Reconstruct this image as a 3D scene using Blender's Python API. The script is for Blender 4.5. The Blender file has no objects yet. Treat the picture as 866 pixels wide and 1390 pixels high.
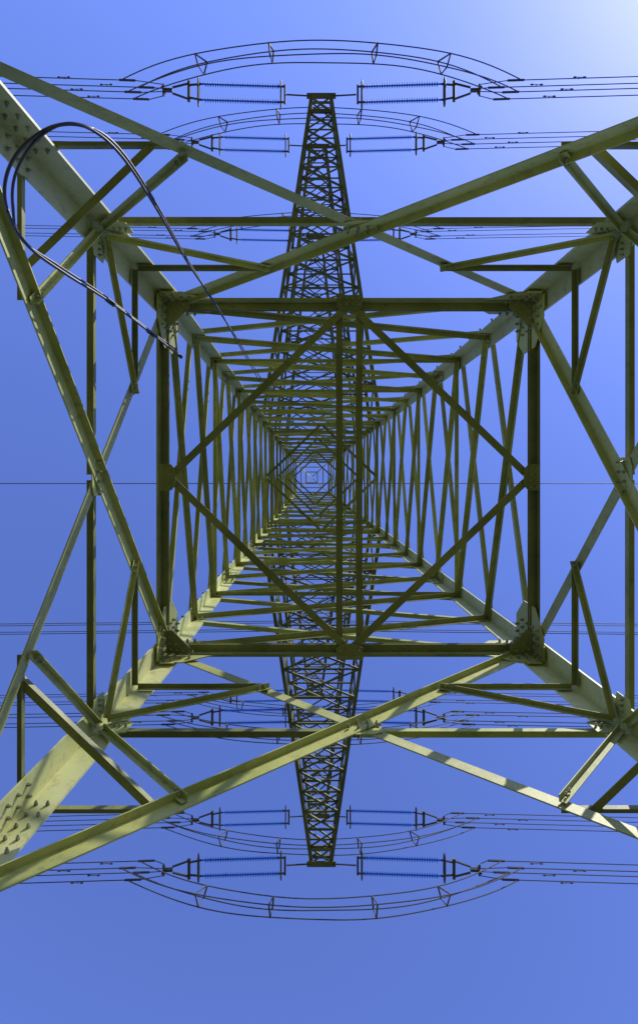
import bpy, math, random
from mathutils import Vector, Matrix
random.seed(7)
F=867.0; H1=8.5; CAMZ=1.5; VX,VY=413.0,648.0
CX=60*H1/F
U=H1/F
scene=bpy.context.scene

# ---------------------------------------------------------------- materials
def new_mat(name):
    m=bpy.data.materials.new(name); m.use_nodes=True
    nt=m.node_tree; b=nt.nodes["Principled BSDF"]; return m,nt,b
def paint_mat(name,c1,c2,dirt,rough=0.5,scale=1.3,dirt_amt=0.6):
    m,nt,b=new_mat(name); N=nt.nodes; L=nt.links
    tc=N.new("ShaderNodeTexCoord")
    n1=N.new("ShaderNodeTexNoise"); n1.inputs["Scale"].default_value=scale; n1.inputs["Detail"].default_value=6
    n2=N.new("ShaderNodeTexNoise"); n2.inputs["Scale"].default_value=9; n2.inputs["Detail"].default_value=8; n2.inputs["Roughness"].default_value=.7
    L.new(tc.outputs["Object"],n1.inputs["Vector"]); L.new(tc.outputs["Object"],n2.inputs["Vector"])
    r1=N.new("ShaderNodeValToRGB"); r1.color_ramp.elements[0].position=.35; r1.color_ramp.elements[1].position=.65
    r1.color_ramp.elements[0].color=(*c1,1); r1.color_ramp.elements[1].color=(*c2,1)
    L.new(n1.outputs["Fac"],r1.inputs["Fac"])
    r2=N.new("ShaderNodeValToRGB"); r2.color_ramp.elements[0].position=.52; r2.color_ramp.elements[1].position=.72
    r2.color_ramp.elements[0].color=(0,0,0,1); r2.color_ramp.elements[1].color=(dirt_amt,)*3+(1,)
    L.new(n2.outputs["Fac"],r2.inputs["Fac"])
    mx=N.new("ShaderNodeMixRGB"); mx.inputs[2].default_value=(*dirt,1)
    L.new(r2.outputs["Color"],mx.inputs[0]); L.new(r1.outputs["Color"],mx.inputs[1])
    # member-to-member variation stored when the mesh is built
    at=N.new("ShaderNodeAttribute"); at.attribute_name="tone"
    mr=N.new("ShaderNodeMapRange"); mr.inputs["To Min"].default_value=.65; mr.inputs["To Max"].default_value=1.12
    L.new(at.outputs["Fac"],mr.inputs["Value"])
    mv=N.new("ShaderNodeVectorMath"); mv.operation='SCALE'
    L.new(mx.outputs[0],mv.inputs[0]); L.new(mr.outputs["Result"],mv.inputs["Scale"])
    L.new(mv.outputs["Vector"],b.inputs["Base Color"])
    b.inputs["Roughness"].default_value=rough
    bp=N.new("ShaderNodeBump"); bp.inputs["Strength"].default_value=.25; bp.inputs["Distance"].default_value=.01
    L.new(n2.outputs["Fac"],bp.inputs["Height"]); L.new(bp.outputs["Normal"],b.inputs["Normal"])
    return m
M_paint=paint_mat("green_paint",(.29,.315,.070),(.43,.44,.125),(.15,.12,.04))
M_upper=paint_mat("green_paint_upper",(.25,.275,.065),(.40,.42,.12),(.12,.10,.04))
M_hor=paint_mat("green_paint_shaded",(.13,.145,.035),(.22,.235,.07),(.07,.055,.025))  # same green paint darkened: shade on horizontal undersides put into the colour
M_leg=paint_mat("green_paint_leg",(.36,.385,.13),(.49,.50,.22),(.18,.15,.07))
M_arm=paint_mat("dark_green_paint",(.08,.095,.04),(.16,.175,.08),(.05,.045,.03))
M_bolt=paint_mat("bolt_steel",(.2,.22,.12),(.32,.33,.22),(.1,.07,.04),.4)
def plain(name,c,rough,metal=0.0):
    m,nt,b=new_mat(name); N=nt.nodes; L=nt.links
    n=N.new("ShaderNodeTexNoise"); n.inputs["Scale"].default_value=6
    tc=N.new("ShaderNodeTexCoord"); L.new(tc.outputs["Object"],n.inputs["Vector"])
    r=N.new("ShaderNodeValToRGB"); r.color_ramp.elements[0].color=(*[x*.75 for x in c],1); r.color_ramp.elements[1].color=(*[min(1,x*1.25) for x in c],1)
    L.new(n.outputs["Fac"],r.inputs["Fac"]); L.new(r.outputs["Color"],b.inputs["Base Color"])
    b.inputs["Roughness"].default_value=rough; b.inputs["Metallic"].default_value=metal
    return m
M_wire=plain("weathered_aluminium",(.05,.05,.055),.6)
M_hw=plain("galvanised_fitting",(.05,.05,.055),.6)
M_ins=plain("insulator_glass",(.03,.14,.42),.4)
nt=M_ins.node_tree; tr=nt.nodes.new("ShaderNodeBsdfTranslucent"); tr.inputs["Color"].default_value=(.08,.36,.80,1)
ms=nt.nodes.new("ShaderNodeMixShader"); ms.inputs[0].default_value=.6
nt.links.new(nt.nodes["Principled BSDF"].outputs[0],ms.inputs[1]); nt.links.new(tr.outputs[0],ms.inputs[2])
nt.links.new(ms.outputs[0],nt.nodes["Material Output"].inputs["Surface"])
M_rubber=plain("cable_sheath",(.015,.013,.014),.45)
M_conc=plain("concrete",(.35,.34,.31),.9)

# ---------------------------------------------------------------- mesh builder
class MB:
    def __init__(s): s.v=[]; s.f=[]; s.t=[]
    def add(s,vs,fs):
        o=len(s.v); s.v+= [tuple(v) for v in vs]; s.f+=[tuple(i+o for i in f) for f in fs]
        s.t+=[random.random()]*len(vs)
    def obj(s,name,mat,parent=None,smooth=False):
        me=bpy.data.meshes.new(name); me.from_pydata(s.v,[],s.f); me.update()
        if len(s.t)==len(s.v):
            a=me.attributes.new("tone",'FLOAT','POINT'); a.data.foreach_set("value",s.t)
        me.materials.append(mat)
        o=bpy.data.objects.new(name,me); scene.collection.objects.link(o)
        if parent: o.parent=parent
        return o
def empty(name,loc=(0,0,0)):
    e=bpy.data.objects.new(name,None); e.location=loc; e.empty_display_size=.5
    scene.collection.objects.link(e); return e

def angle(mb,p,q,a,n,b=None,t=.012,off=0.0,flip=False,ext=0.0):
    """L-section from p to q: flange a lies in the plane perpendicular to n, flange b stands out along n."""
    p=Vector(p);q=Vector(q); d=(q-p).normalized(); n=Vector(n)
    n=(n-d*n.dot(d)).normalized(); u=d.cross(n).normalized()
    if (u.z<0)!=flip: u=-u      # u points up unless flip
    b=b or a
    p=p-d*ext; q=q+d*ext
    prof=[(a/2,0),(-a/2,0),(-a/2,t),(a/2-t,t),(a/2-t,b),(a/2,b)]  # standing flange at +u edge
    j=off+random.uniform(-.002,.002)
    r0=[p+u*x+n*(y+j) for x,y in prof]; r1=[q+u*x+n*(y+j) for x,y in prof]
    fs=[(i,(i+1)%6,6+(i+1)%6,6+i) for i in range(6)]
    fs+=[(3,2,1,0),(5,4,3,0),(6,7,8,9),(6,9,10,11)]
    mb.add(r0+r1,fs)
def leg_angle(mb,p,q,a,sx,sy,t):
    """corner angle: flanges run inward along x and y."""
    p=Vector(p);q=Vector(q)
    ux=Vector((-sx,0,0)); uy=Vector((0,-sy,0))
    prof=[(0,0),(a,0),(a,t),(t,t),(t,a),(0,a)]
    r0=[p+ux*x+uy*y for x,y in prof]; r1=[q+ux*x+uy*y for x,y in prof]
    fs=[(i,(i+1)%6,6+(i+1)%6,6+i) for i in range(6)]
    fs+=[(0,1,2,3),(0,3,4,5),(9,8,7,6),(11,10,9,6)]
    mb.add(r0+r1,fs)
def tube(mb,pts,r,n=6):
    pts=[Vector(p) for p in pts]; rings=[]
    for i,p in enumerate(pts):
        d=(pts[min(i+1,len(pts)-1)]-pts[max(i-1,0)]).normalized()
        a=Vector((0,0,1)) if abs(d.z)<.9 else Vector((0,1,0))
        u=d.cross(a).normalized(); v=d.cross(u)
        rings.append([p+(u*math.cos(2*math.pi*k/n)+v*math.sin(2*math.pi*k/n))*r for k in range(n)])
    vs=[x for rg in rings for x in rg]; fs=[]
    for i in range(len(pts)-1):
        for k in range(n):
            fs.append((i*n+k,i*n+(k+1)%n,(i+1)*n+(k+1)%n,(i+1)*n+k))
    fs.append(tuple(range(n-1,-1,-1))); fs.append(tuple((len(pts)-1)*n+k for k in range(n)))
    mb.add(vs,fs)
def plate(mb,c,u,v,n,poly,t=.012,off=0.0):
    c=Vector(c);u=Vector(u).normalized();n=Vector(n).normalized();v=Vector(v).normalized()
    k=len(poly)
    a=[c+u*x+v*y+n*off for x,y in poly]; b=[p+n*t for p in a]
    mb.add(a+b,[tuple(range(k-1,-1,-1)),tuple(range(k,2*k))]+[(i,(i+1)%k,k+(i+1)%k,k+i) for i in range(k)])
def bolt(mb,p,n,r=.018,l=.025):
    p=Vector(p); n=Vector(n).normalized(); tube(mb,[p,p+n*l],r,6)
    tube(mb,[p+n*l,p+n*(l+.018)],r*.55,6)

# ---------------------------------------------------------------- tower geometry
def wx(h): return (399-150*h if h<1 else 275-26*h)*U
def wy(h): return (372-132*h if h<1 else 266-26*h)*U
HTOP=5.5
def Z(h): return CAMZ+h*H1
def corner(sx,sy,h): return Vector((CX+sx*wx(h),sy*wy(h),Z(h)))
HB=-CAMZ/H1+.02
tower=empty("transmission_tower",(CX,0,0))
def par(o):
    o.parent=tower; o.matrix_parent_inverse=Matrix.Translation((-CX,0,0)); return o

legs=MB(); bolts=MB(); plates=MB(); steps=MB(); hplates=MB()
for sx in(-1,1):
    for sy in(-1,1):
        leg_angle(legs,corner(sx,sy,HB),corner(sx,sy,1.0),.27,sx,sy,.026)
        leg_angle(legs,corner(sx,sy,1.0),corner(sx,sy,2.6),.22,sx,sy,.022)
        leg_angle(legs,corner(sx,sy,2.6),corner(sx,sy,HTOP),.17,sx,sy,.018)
        # splice plates on the legs
        for hh in (.60,1.0,1.6,2.2):
            for k,(uu,nn) in enumerate((((-sx,0,0),(0,-sy,0)),((0,-sy,0),(-sx,0,0)))):
                c=corner(sx,sy,hh)+Vector(uu)*.15+Vector(nn)*.027
                ax=(corner(sx,sy,hh+.05)-corner(sx,sy,hh-.05 if hh==1 else hh)).normalized()
                if hh!=.60: plate(plates,c,uu,ax,nn,[(-.09,-.42),(.09,-.42),(.09,.42),(-.09,.42)],.014)
                for i in range(6):
                    for j in(-1,1):
                        bolt(bolts,c+Vector(uu)*.05*j+ax*(-.35+.14*i)+Vector(nn)*(.014 if hh!=.60 else -.004),nn)
# faces: (axis of face normal, sign)
class Face:
    def __init__(s,ax,sg): s.ax=ax; s.sg=sg; s.n=Vector((-sg,0,0)) if ax=='x' else Vector((0,-sg,0))
    def c(s,e,h): # corner at end e(-1/1)
        return corner(s.sg,e,h) if s.ax=='x' else corner(e,s.sg,h)
    def pt(s,f,h): # f -1..1 lateral
        return s.c(-1,h).lerp(s.c(1,h),(f+1)/2)
    def lat(s): return Vector((0,1,0)) if s.ax=='x' else Vector((1,0,0))
faces=[Face('x',-1),Face('x',1),Face('y',-1),Face('y',1)]
HL=.5025; HC=.782
main=MB(); sec=MB(); hor=MB(); upper=MB(); diaph=MB()
def lineat(a,b,h):
    z=Z(h); t=(z-a.z)/(b.z-a.z); return a.lerp(b,t)
def inset(a,b,d): return a+(b-a).normalized()*d
hip={}
for F_i,fc in enumerate(faces):
    n=fc.n
    fr=1 if (fc.ax,fc.sg) in (('x',-1),('y',1)) else -1   # which diagonal is bolted inside
    dz=Vector((0,0,.0 if fc.ax=='x' else .03))
    angle(main,fc.c(fr,1.0),fc.c(-fr,HL),.18,n,b=.085,t=.014,off=.034)
    angle(main,fc.c(-fr,1.0),fc.c(fr,HL),.15,-n,b=.075,t=.014,off=-.030)
    hc=HC
    for e in(-1,1):
        top=fc.c(e,1.0); opp=fc.c(-e,HL); low=fc.c(e,HL); oppt=fc.c(-e,1.0)
        x=lineat(top,opp,hc)
        ins=.0 if fc.ax=='x' else .04
        # crossing-level strut, bolted on the outside of the leg
        angle(hor if fc.ax=='y' and e*fc.sg<0 or fc.ax=='x' else sec,inset(fc.c(e,hc),x,ins)+dz,inset(x,fc.c(e,hc),.02)+dz,.08,-n,b=.095,t=.010,off=.004)
        hu=.872
        du=lineat(top,opp,hu); angle(hor,inset(fc.c(e,hu),du,.1)+dz,du+dz,.055,n,b=.06,t=.008,off=.050)
        angle(sec,inset(fc.c(e,hc),du,.15),du,.06,n,t=.008,off=.066,ext=.02)
        hl=.64
        dl=lineat(low,oppt,hl); angle(hor,inset(fc.c(e,hl),dl,ins)+dz,dl+dz,.065,-n,t=.009,off=.006)
        angle(sec,inset(fc.c(e,hc),dl,.15),dl,.065,n,t=.009,off=.060,ext=.02)
        key=(fc.sg,e) if fc.ax=='x' else (e,fc.sg)
        hip.setdefault(key,[]).append(fc.c(e,hl).lerp(dl,.82)-n*.03)
        for pp in (du,dl):
            for q in range(2): bolt(bolts,inset(pp,fc.c(e,hc),.05+.07*q)+n*.08,n,.012,.02)
        lat=fc.lat()*(-e); g=fc.c(e,hc)
        ax=(fc.c(e,.9)-fc.c(e,.7)).normalized()
        plate(plates,g+lat*.26,lat,ax,n,[(-.13,-.15),(.1,-.1),(.1,.1),(-.13,.15)],.010,off=.030)
        for i in range(3): bolt(bolts,g+lat*(.2+.06*i)+n*.040,n,.014)
        # big node gusset at level 1
        g=fc.c(e,1.0)
        plate(plates,g+lat*.34,lat,ax,n,[(-.30,-.36),(.02,-.40),(.34,-.18),(.34,.10),(.1,.30),(-.30,.30)],.014,off=.050)
        for i in range(4):
            for j in range(5):
                if i*j<10: bolt(bolts,g+lat*(.12+.10*i)+ax*(-.28+.13*j)+n*.064,n,.019,.03)
    # crossing plate
    x=lineat(fc.c(-1,1.0),fc.c(1,HL),hc); up=Vector((0,0,1)); lat=fc.lat()
    plate(plates,x,lat,up,n,[(-.20,-.10),(-.1,-.16),(.1,-.16),(.20,-.10),(.20,.10),(.1,.16),(-.1,.16),(-.20,.10)],.012,off=.016)
    for i in range(4):
        for j in(-1,1): bolt(bolts,x+lat*(-.15+.1*i)+up*.05*j+n*.048,n,.016)
    # level 1 horizontals - double angles
    e0=.04 if fc.ax=='x' else .16
    of=-.035 if fc.ax=='x' else .040
    for k,(ddz,fl) in enumerate(((.02,True),(-.14,False))):
        a=fc.c(-1,1.0); b=fc.c(1,1.0); a,b=inset(a,b,e0),inset(b,a,e0)
        v=Vector((0,0,ddz))+dz
        angle(hor,a+v,b+v,.11,n,b=.105,t=.012,off=of,flip=fl)
    angle(sec,fc.c(-1,1.0)+dz+Vector((0,0,.06)),fc.c(1,1.0)+dz+Vector((0,0,.06)),.09,-n,b=.09,t=.012,off=-.02 if fc.ax=='y' else .045)
    m=fc.pt(0,1.0)
    plate(hplates,m+Vector((0,0,-.215))+dz,lat,n,Vector((0,0,-1)),[(-.17,-.02),(.17,-.02),(.17,.13),(.1,.19),(-.1,.19),(-.17,.13)],.010)
    for i in range(4):
        for j in(0,1): bolt(bolts,m+Vector((0,0,-.225))+dz+lat*(-.12+.08*i)+n*(.03+.08*j),(0,0,-1),.014)
# hip braces
for k,(a,b) in hip.items():
    angle(hor,a,b,.07,(0,0,1),t=.009,ext=.05)
# corner plan gussets under level 1
for sx in(-1,1):
    for sy in(-1,1):
        c=corner(sx,sy,1.0)+Vector((0,0,-.17))
        plate(hplates,c,(-sx,0,0),(0,-sy,0),(0,0,-1),[(.06,.06),(.36,.06),(.36,.14),(.14,.36),(.06,.36)],.010)
        for q in((.12,.12),(.20,.11),(.28,.10),(.11,.20),(.10,.28),(.19,.19)):
            bolt(bolts,c+Vector((-sx*q[0],-sy*q[1],-.010)),(0,0,-1),.014)
# level 1 diaphragm
def diaphragm(mb,h,a,posts=True,dz=-.2):
    X,Y=wx(h)-.10,wy(h)-.10; z=Z(h)+dz
    P=[Vector((CX-X,0,z)),Vector((CX,-Y,z+.015)),Vector((CX+X,0,z)),Vector((CX,Y,z+.015))]
    for i in range(4):
        p,q=P[i],P[(i+1)%4]; d=(q-p).normalized()
        angle(mb,p,q,a,(0,0,1),t=a*.11,off=.002*i,ext=-.08)
    if posts:
        for s in(-1,1):
            angle(mb,(CX+s*.13,-wy(h)+.1,z+.03),(CX+s*.13,wy(h)-.1,z+.03),a*.9,(0,0,1),t=a*.1,off=.03)
diaphragm(diaph,1.0,.095)
for h in (2.6,3.25,4.06,5.0): diaphragm(diaph,h,.09,False,0)

# upper body
lv=[1+.2*i for i in range(9)]
lv2=[2.6,2.81,3.03,3.25,3.52,3.79,4.06,4.35,4.64,4.93,5.22,5.5]
for fc in faces:
    n=fc.n
    for L,a in((lv,.085),(lv2,.07)):
        for i in range(len(L)-1):
            h0,h1=L[i],L[i+1]
            angle(upper,fc.c(-1,h0),fc.c(1,h1),a,n,t=a*.1,off=.028)
            angle(upper,fc.c(1,h0),fc.c(-1,h1),a,-n,t=a*.1,off=-.024)
            if i and i%2==0: angle(upper,fc.c(-1,h0),fc.c(1,h0),a*.75,n,t=a*.09,off=.05+(.01 if fc.ax=='x' else 0))
            for e in (-1,1):
                g=fc.c(e,h0); lat=fc.lat()*(-e)
                for q in range(2): bolt(bolts,g+lat*(.1+.07*q)+n*.04,n,.014)
    for h in (2.6,2.9,3.25,3.5,4.06,4.28,5.5):
        v=Vector((0,0,.02 if fc.ax=='x' else 0))
        angle(upper,fc.c(-1,h)+v,fc.c(1,h)+v,.09,n,t=.012,off=.062)
# peak
pk=Vector((CX,0,Z(6.15)))
for sx in(-1,1):
    for sy in(-1,1):
        angle(upper,corner(sx,sy,HTOP),pk+Vector((sx*.08,sy*.08,0)),.1,(sx,0,0),t=.012)
for f in(.35,.65):
    q=[corner(a,b,HTOP).lerp(pk,f) for a,b in((-1,-1),(1,-1),(1,1),(-1,1))]
    for i in range(4): angle(upper,q[i],q[(i+1)%4],.07,(0,0,1),t=.008,off=.01*i)
# step bolts on two legs
for sx,sy in((1,-1),(-1,1)):
    i=0; h=.15
    while h<5.4:
        c=corner(sx,sy,h)
        if i%2: tube(steps,[c+Vector((-sx*.06,0,0)),c+Vector((-sx*.06,sy*.17,0)),c+Vector((-sx*.06,sy*.17,.03))],.013)
        else:   tube(steps,[c+Vector((0,-sy*.06,0)),c+Vector((sx*.17,-sy*.06,0)),c+Vector((sx*.17,-sy*.06,.03))],.013)
        i+=1; h+=.3/H1

# ---------------------------------------------------------------- crossarms
arms=MB(); armplates=MB()
def crossarm(h,Yn,Yp,dh,a,nseg,tipw=.34):
    zt=Z(h)
    for sy,Yt in((-1,Yn),(1,Yp)):
            tipb=[Vector((CX+sx*tipw,sy*Yt,zt)) for sx in(-1,1)]
            tipt=[Vector((CX+sx*tipw,sy*Yt,zt+.35)) for sx in(-1,1)]
            b0=[corner(sx,sy,h) for sx in(-1,1)]
            t0=[corner(sx,sy,h+dh) for sx in(-1,1)]
            for i,sx in enumerate((-1,1)):
                angle(arms,b0[i],tipb[i],a*1.5,(0,0,1),t=.014)
                angle(arms,t0[i],tipt[i],a*1.3,(0,0,-1),t=.012)
            st=[]
            r=.93; tot=sum(r**i for i in range(nseg)); acc=0
            for i in range(nseg+1): st.append(acc/tot); acc+=r**i
            def B(i,k): return b0[i].lerp(tipb[i],st[k])
            def T(i,k): return t0[i].lerp(tipt[i],st[k])
            for k in range(nseg):
                angle(arms,B(0,k),B(1,k+1),a*.8,(0,0,1),t=.008,off=.016)
                angle(arms,B(1,k),B(0,k+1),a*.8,(0,0,1),t=.008,off=.030)
                if k: angle(arms,B(0,k),B(1,k),a*.8,(0,0,1),t=.008,off=.045)
                i0,i1=(0,1) if k%2 else (1,0)
                angle(arms,T(i0,k),T(i1,k+1),a*.7,(0,0,1),t=.008)
                if k: angle(arms,T(0,k),T(1,k),a*.7,(0,0,1),t=.008,off=.02)
                for i,sx in enumerate((-1,1)):
                    n=Vector((-sx,0,0))
                    if k: angle(arms,B(i,k),T(i,k),a*.75,n,t=.008)
                    if k%2: angle(arms,B(i,k),T(i,k+1),a*.75,n,t=.008)
                    else: angle(arms,T(i,k),B(i,k+1),a*.75,n,t=.008)
            c=Vector((CX,sy*Yt,zt))
            plate(armplates,c,(1,0,0),(0,1,0),(0,0,-1),[(-.5,-.10),(.5,-.10),(.5,.10),(-.5,.10)],.03,off=.02)
            plate(armplates,c-Vector((0,sy*.5,0)),(1,0,0),(0,1,0),(0,0,-1),[(-.34,-.06),(.34,-.06),(.34,.06),(-.34,.06)],.02,off=.02)
            angle(arms,tipt[0],tipt[1],a*1.2,(0,0,1)); 
            for i in(0,1): angle(arms,tipb[i],tipt[i],a*1.2,(0,1,0))
HA,HBm,HCm=2.6,3.25,4.06
YA=(517*U*HA,524*U*HA); YB=(449*U*HBm,459*U*HBm); YC=(327*U*HCm,295*U*HCm)
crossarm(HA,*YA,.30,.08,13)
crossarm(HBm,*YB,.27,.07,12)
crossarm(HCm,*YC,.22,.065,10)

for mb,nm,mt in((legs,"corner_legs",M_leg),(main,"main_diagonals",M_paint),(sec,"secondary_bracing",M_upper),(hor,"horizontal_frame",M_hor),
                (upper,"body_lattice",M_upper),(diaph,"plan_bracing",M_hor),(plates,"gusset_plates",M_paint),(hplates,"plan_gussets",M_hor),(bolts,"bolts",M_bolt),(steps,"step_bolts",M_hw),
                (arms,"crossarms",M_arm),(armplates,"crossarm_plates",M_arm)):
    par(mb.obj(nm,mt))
ft=MB()
for sx in(-1,1):
    for sy in(-1,1):
        c=corner(sx,sy,-CAMZ/H1)
        tube(ft,[(c.x,c.y,-.6),(c.x,c.y,.28),(c.x,c.y,.34)],.55,24)
par(ft.obj("footings",M_conc))

# ---------------------------------------------------------------- insulators
def insulator_mesh(L):
    mb=MB(); prof=[(0,.03),(.10,.035),(.12,.03)]; x=.12; n=int((L-.24)/.085)
    for i in range(n):
        prof+=[(x,.028),(x+.012,.080),(x+.028,.083),(x+.045,.028)]; x+=.085
    prof+=[(L-.1,.035),(L,.03)]
    k=12; vs=[];fs=[]
    for (a,r) in prof: vs+=[(a,r*math.cos(2*math.pi*j/k),r*math.sin(2*math.pi*j/k)) for j in range(k)]
    for i in range(len(prof)-1):
        for j in range(k): fs.append((i*k+j,i*k+(j+1)%k,(i+1)*k+(j+1)%k,(i+1)*k+j))
    mb.add(vs,fs)
    me=bpy.data.meshes.new("insulator_rod"); me.from_pydata(mb.v,[],mb.f); me.materials.append(M_ins); me.update(); return me
SL=2.85
rod=insulator_mesh(SL)
def ell(c,ry,rz,n=20): return [Vector((c[0],c[1]+ry*math.cos(2*math.pi*i/n),c[2]+rz*math.sin(2*math.pi*i/n))) for i in range(n+1)]
def cond_z(x,slope,S=340): return -slope*x+slope*x*x/S
def phase(h,Y,sg,slope=.05):
    """tension set at a crossarm tip: double strings both ways, quad bundle, jumper loop."""
    T=Vector((CX,sg*Y,Z(h)))
    e=empty("insulator_set",T)
    hw=MB(); 
    cd=MB(); ce=empty("conductor_bundle",T)
    ang=math.radians(3)
    ends={}
    for d in(-1,1):
        sp=.27
        s0=Vector((d*1.35,0,-.12))
        tube(hw,[(d*.35,0,-.03),(d*.8,0,-.07),(d*1.2,0,-.11)],.03)
        tube(hw,[(d*1.25,-sp-.06,-.12),(d*1.25,sp+.06,-.12)],.035)
        s1=s0+Vector((d*SL*math.cos(ang),0,-SL*math.sin(ang)))
        for yy in(-sp,sp):
            o=bpy.data.objects.new("insulator_rod",rod); scene.collection.objects.link(o); o.parent=e
            o.location=s0+Vector((0,yy,0)); o.rotation_euler=(0,ang if d>0 else math.pi-ang,0)
            tube(hw,[s0+Vector((-d*.1,yy,0)),s0+Vector((d*.12,yy,-.01))],.04)
            tube(hw,[s1+Vector((-d*.1,yy,.01)),s1+Vector((d*.3,yy*.8,-.03))],.04)
        for s in(s0+Vector((d*.04,0,0)),s1):
            tube(hw,ell(s,.50,.14),.024)
            tube(hw,[s+Vector((0,-.48,0)),s+Vector((0,.48,0))],.018)
        y0=s1+Vector((d*.32,0,-.03))
        tube(hw,[y0+Vector((0,-sp-.08,0)),y0+Vector((0,sp+.08,0))],.055)
        for yy in(-1,1):
            tube(hw,[y0+Vector((0,yy*sp,0)),y0+Vector((d*.55,yy*.1,-.05))],.04)
        y1=y0+Vector((d*.55,0,-.05))
        tube(hw,[y1,y1+Vector((d*.3,0,-.02))],.08)
        y2=y1+Vector((d*.3,0,-.02))
        tube(hw,[y2+Vector((0,0,.2)),y2+Vector((0,0,-.2))],.04); tube(hw,[y2+Vector((0,.2,0)),y2+Vector((0,-.2,0))],.04)
        cs=[]
        for k,(yy,zz) in enumerate(((-.2,.2),(.2,.2),(.2,-.2),(-.2,-.2))):
            st=y2+Vector((d*(.35+.18*k),yy,zz))
            tube(hw,[y2+Vector((0,yy*.6,zz*.6)),st],.016)
            tube(hw,[st,st+Vector((d*.55,0,-.03))],.042)
            # stockbridge damper
            dm=st+Vector((d*(1.6+.25*k),0,-.08)); tube(hw,[dm,dm+Vector((0,0,-.08))],.014)
            tube(hw,[dm+Vector((-.22,0,-.1)),dm+Vector((.22,0,-.1))],.012)
            for q in(-1,1): tube(hw,[dm+Vector((q*.2,0,-.1)),dm+Vector((q*.12,0,-.1))],.03)
            cs.append(st+Vector((d*.5,0,-.03)))
            pts=[]
            for i in range(50):
                x=340*(i/49)**2
                pts.append(st+Vector((d*(.55+x),0,-.03+cond_z(x,slope))))
            tube(cd,pts,.018)
        for xs in (40.,90,150):   # bundle spacers
            c=y2+Vector((d*(.9+xs),0,-.05+cond_z(xs,slope)))
            tube(hw,[c+Vector((0,-.2,.2)),c+Vector((0,.2,.2)),c+Vector((0,.2,-.2)),c+Vector((0,-.2,-.2)),c+Vector((0,-.2,.2))],.022)
        ends[d]=cs
    jp=[]
    for k in range(4):
        a=ends[-1][k]; b=ends[1][k]; pts=[]
        for i in range(41):
            t=i/40; p=a.lerp(b,t); u=abs(2*t-1)
            p.z-= 1.75*(1-u**2.3)+.03*math.sin(t*17+k*2); p.y+=sg*.12*(1-u**2)
            pts.append(p)
        tube(cd,pts,.020); jp.append(pts)
    for i in(8,15,25,32):
        q=[jp[k][i] for k in range(4)]; tube(hw,q+[q[0]],.028)
    hw.obj("fittings",M_hw,e); cd.obj("conductors",M_wire,ce)
for h,Y in((HA,YA),(HBm,YB),(HCm,YC)):
    for k,sg in enumerate((-1,1)): phase(h,Y[k],sg)
phase(HBm,322*U*HBm,1)

def suspension(h,Y,sg):
    T=Vector((CX,sg*Y,Z(h))); e=empty("insulator_set",T); hw=MB(); cd=MB(); ce=empty("conductor_bundle",T)
    o=bpy.data.objects.new("insulator_rod",rod); scene.collection.objects.link(o); o.parent=e; o.rotation_euler=(0,math.radians(90),0); o.location=(0,0,-.05)
    z=-.05-SL-.2
    tube(hw,[(0,0,z+.2),(0,0,z)],.04); tube(hw,[(0,-.22,z),(0,.22,z)],.04)
    for yy in(-.2,.2):
        for zz in(-.4,0):
            tube(hw,[(0,yy,z),(0,yy,z+zz)],.02)
            pts=[Vector((d*340*(i/30)**2,yy,z+zz+cond_z(340*(i/30)**2,.05))) for d,r in((-1,range(30,0,-1)),(1,range(0,31))) for i in r]
            tube(cd,pts,.017)
    hw.obj("fittings",M_hw,e); cd.obj("conductors",M_wire,ce)
suspension(HCm,182*U*HCm,1)

ew=MB(); pts=[Vector((CX+d*340*(i/30)**2,.5,pk.z+cond_z(340*(i/30)**2,.03))) for d,r in((-1,range(30,0,-1)),(1,range(0,31))) for i in r]
tube(ew,pts,.035); ew.obj("earth_wire",M_wire)

# ---------------------------------------------------------------- loose cable loop
def W(px,py,h): return Vector(((px-VX)*U*h,(py-VY)*U*h,Z(h)))
def catmull(P,n=14):
    out=[]; Q=[P[0]]+P+[P[-1]]
    for i in range(1,len(Q)-2):
        p0,p1,p2,p3=Q[i-1:i+3]
        for k in range(n):
            t=k/n
            out.append(.5*((2*p1)+(p2-p0)*t+(2*p0-5*p1+4*p2-p3)*t*t+(3*p1-p0-3*p2+p3)*t**3))
    out.append(P[-1]); return out
cb=MB()
c1=[W(*p) for p in((243,482,.92),(205,452,.84),(150,410,.74),(90,372,.63),(40,335,.55),(12,290,.50),(8,245,.48),(28,203,.47),(72,172,.47),(118,172,.49),(160,200,.53),(205,265,.60),(250,345,.72),(290,410,.88),(325,465,1.3),(352,510,1.7),(378,545,2.3),(392,575,3.0))]
c2=[W(*p) for p in((238,474,.92),(200,446,.84),(140,400,.73),(82,362,.62),(30,325,.54),(18,280,.50),(22,235,.48),(48,192,.47),(88,168,.47),(128,178,.49),(168,215,.53),(212,282,.61),(256,358,.73),(296,418,.90),(330,478,1.35),(356,522,1.7),(380,552,2.3),(393,580,3.0))]
tube(cb,catmull(c1),.012,8); tube(cb,catmull(c2),.010,8)
for p in (c1[0],c1[1],c1[2]):
    tube(cb,[p+Vector((-.04,-.03,0)),p+Vector((.04,.03,.01))],.022,8)
cb.obj("hanging_cable",M_rubber)

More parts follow.
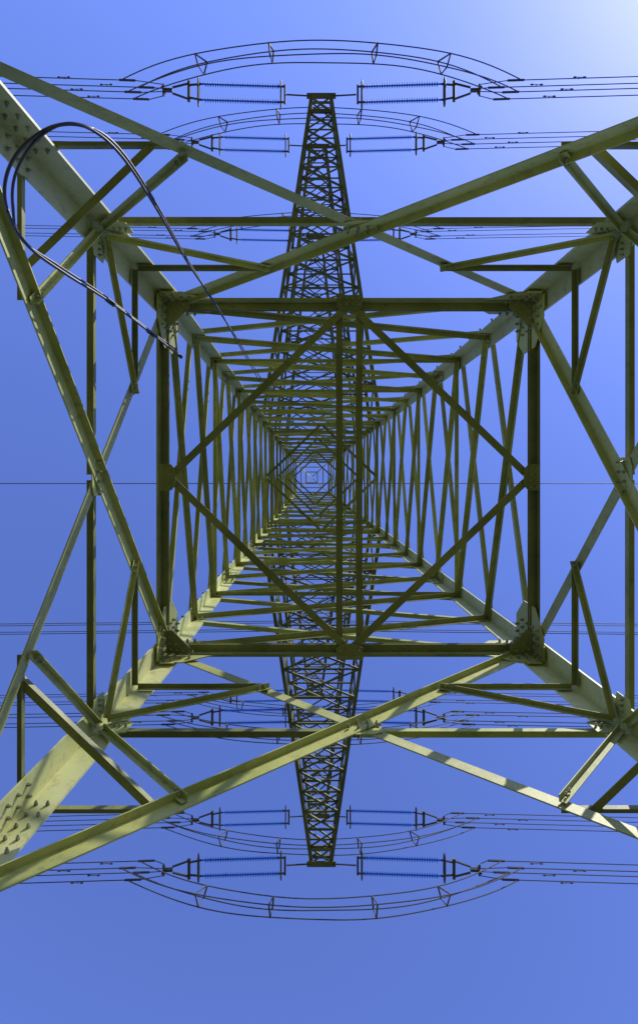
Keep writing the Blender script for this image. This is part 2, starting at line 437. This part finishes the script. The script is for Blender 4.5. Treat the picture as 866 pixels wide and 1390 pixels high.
# ---------------------------------------------------------------- ground
gm,nt,b=new_mat("grass_ground"); N=nt.nodes; L=nt.links
tc=N.new("ShaderNodeTexCoord"); n1=N.new("ShaderNodeTexNoise"); n1.inputs["Scale"].default_value=.6; n1.inputs["Detail"].default_value=10
L.new(tc.outputs["Object"],n1.inputs["Vector"])
r=N.new("ShaderNodeValToRGB"); r.color_ramp.elements[0].color=(.07,.08,.02,1); r.color_ramp.elements[1].color=(.14,.14,.045,1); r.color_ramp.elements[0].position=.3; r.color_ramp.elements[1].position=.7
L.new(n1.outputs["Fac"],r.inputs["Fac"]); L.new(r.outputs["Color"],b.inputs["Base Color"]); b.inputs["Roughness"].default_value=.95
g=MB(); S=2000; K=40
for i in range(K+1):
    for j in range(K+1):
        x=(i/K*2-1);y=(j/K*2-1); X=S*x*abs(x);Y_=S*y*abs(y)
        d=math.hypot(X,Y_); g.v.append((X,Y_,0 if d<30 else math.sin(X*.01)*math.cos(Y_*.013)*min(1,(d-30)/200)*2))
for i in range(K):
    for j in range(K): g.f.append((i*(K+1)+j,(i+1)*(K+1)+j,(i+1)*(K+1)+j+1,i*(K+1)+j+1))
g.obj("ground",gm)

# ---------------------------------------------------------------- light
sd=Vector((660,-830,F)).normalized()      # towards the sun
el=math.asin(sd.z)
sun=bpy.data.lights.new("sun","SUN"); sun.energy=5; sun.angle=math.radians(.5); sun.color=(1,.95,.84)
so=bpy.data.objects.new("sun",sun); scene.collection.objects.link(so)
so.rotation_euler=(-sd).to_track_quat('-Z','Y').to_euler(); so.location=(20,-25,40)
w=bpy.data.worlds.new("World"); scene.world=w; w.use_nodes=True
N=w.node_tree.nodes; L=w.node_tree.links; bg=N["Background"]
sky=N.new("ShaderNodeTexSky"); sky.sky_type='NISHITA'; sky.sun_disc=False
sky.sun_elevation=el; sky.sun_rotation=math.atan2(sd.x,sd.y)
sky.air_density=1.0; sky.dust_density=.3; sky.ozone_density=2.0
mx=N.new("ShaderNodeMixRGB"); mx.blend_type='MULTIPLY'; mx.inputs[0].default_value=1; mx.inputs[2].default_value=(1.10,1.14,1.95,1)
L.new(sky.outputs["Color"],mx.inputs[1])
L.new(mx.outputs[0],bg.inputs["Color"]); bg.inputs["Strength"].default_value=.15

# ---------------------------------------------------------------- camera
cam=bpy.data.cameras.new("camera"); co=bpy.data.objects.new("camera",cam); scene.collection.objects.link(co)
co.location=(0,0,CAMZ); co.rotation_euler=(math.pi,0,0)
cam.sensor_width=36; cam.lens=F/1390*36; cam.clip_end=6000; cam.clip_start=.05
cam.shift_x=20/1390; cam.shift_y=-47/1390
scene.camera=co
scene.view_settings.view_transform='Standard'; scene.view_settings.look='None'; scene.view_settings.exposure=0
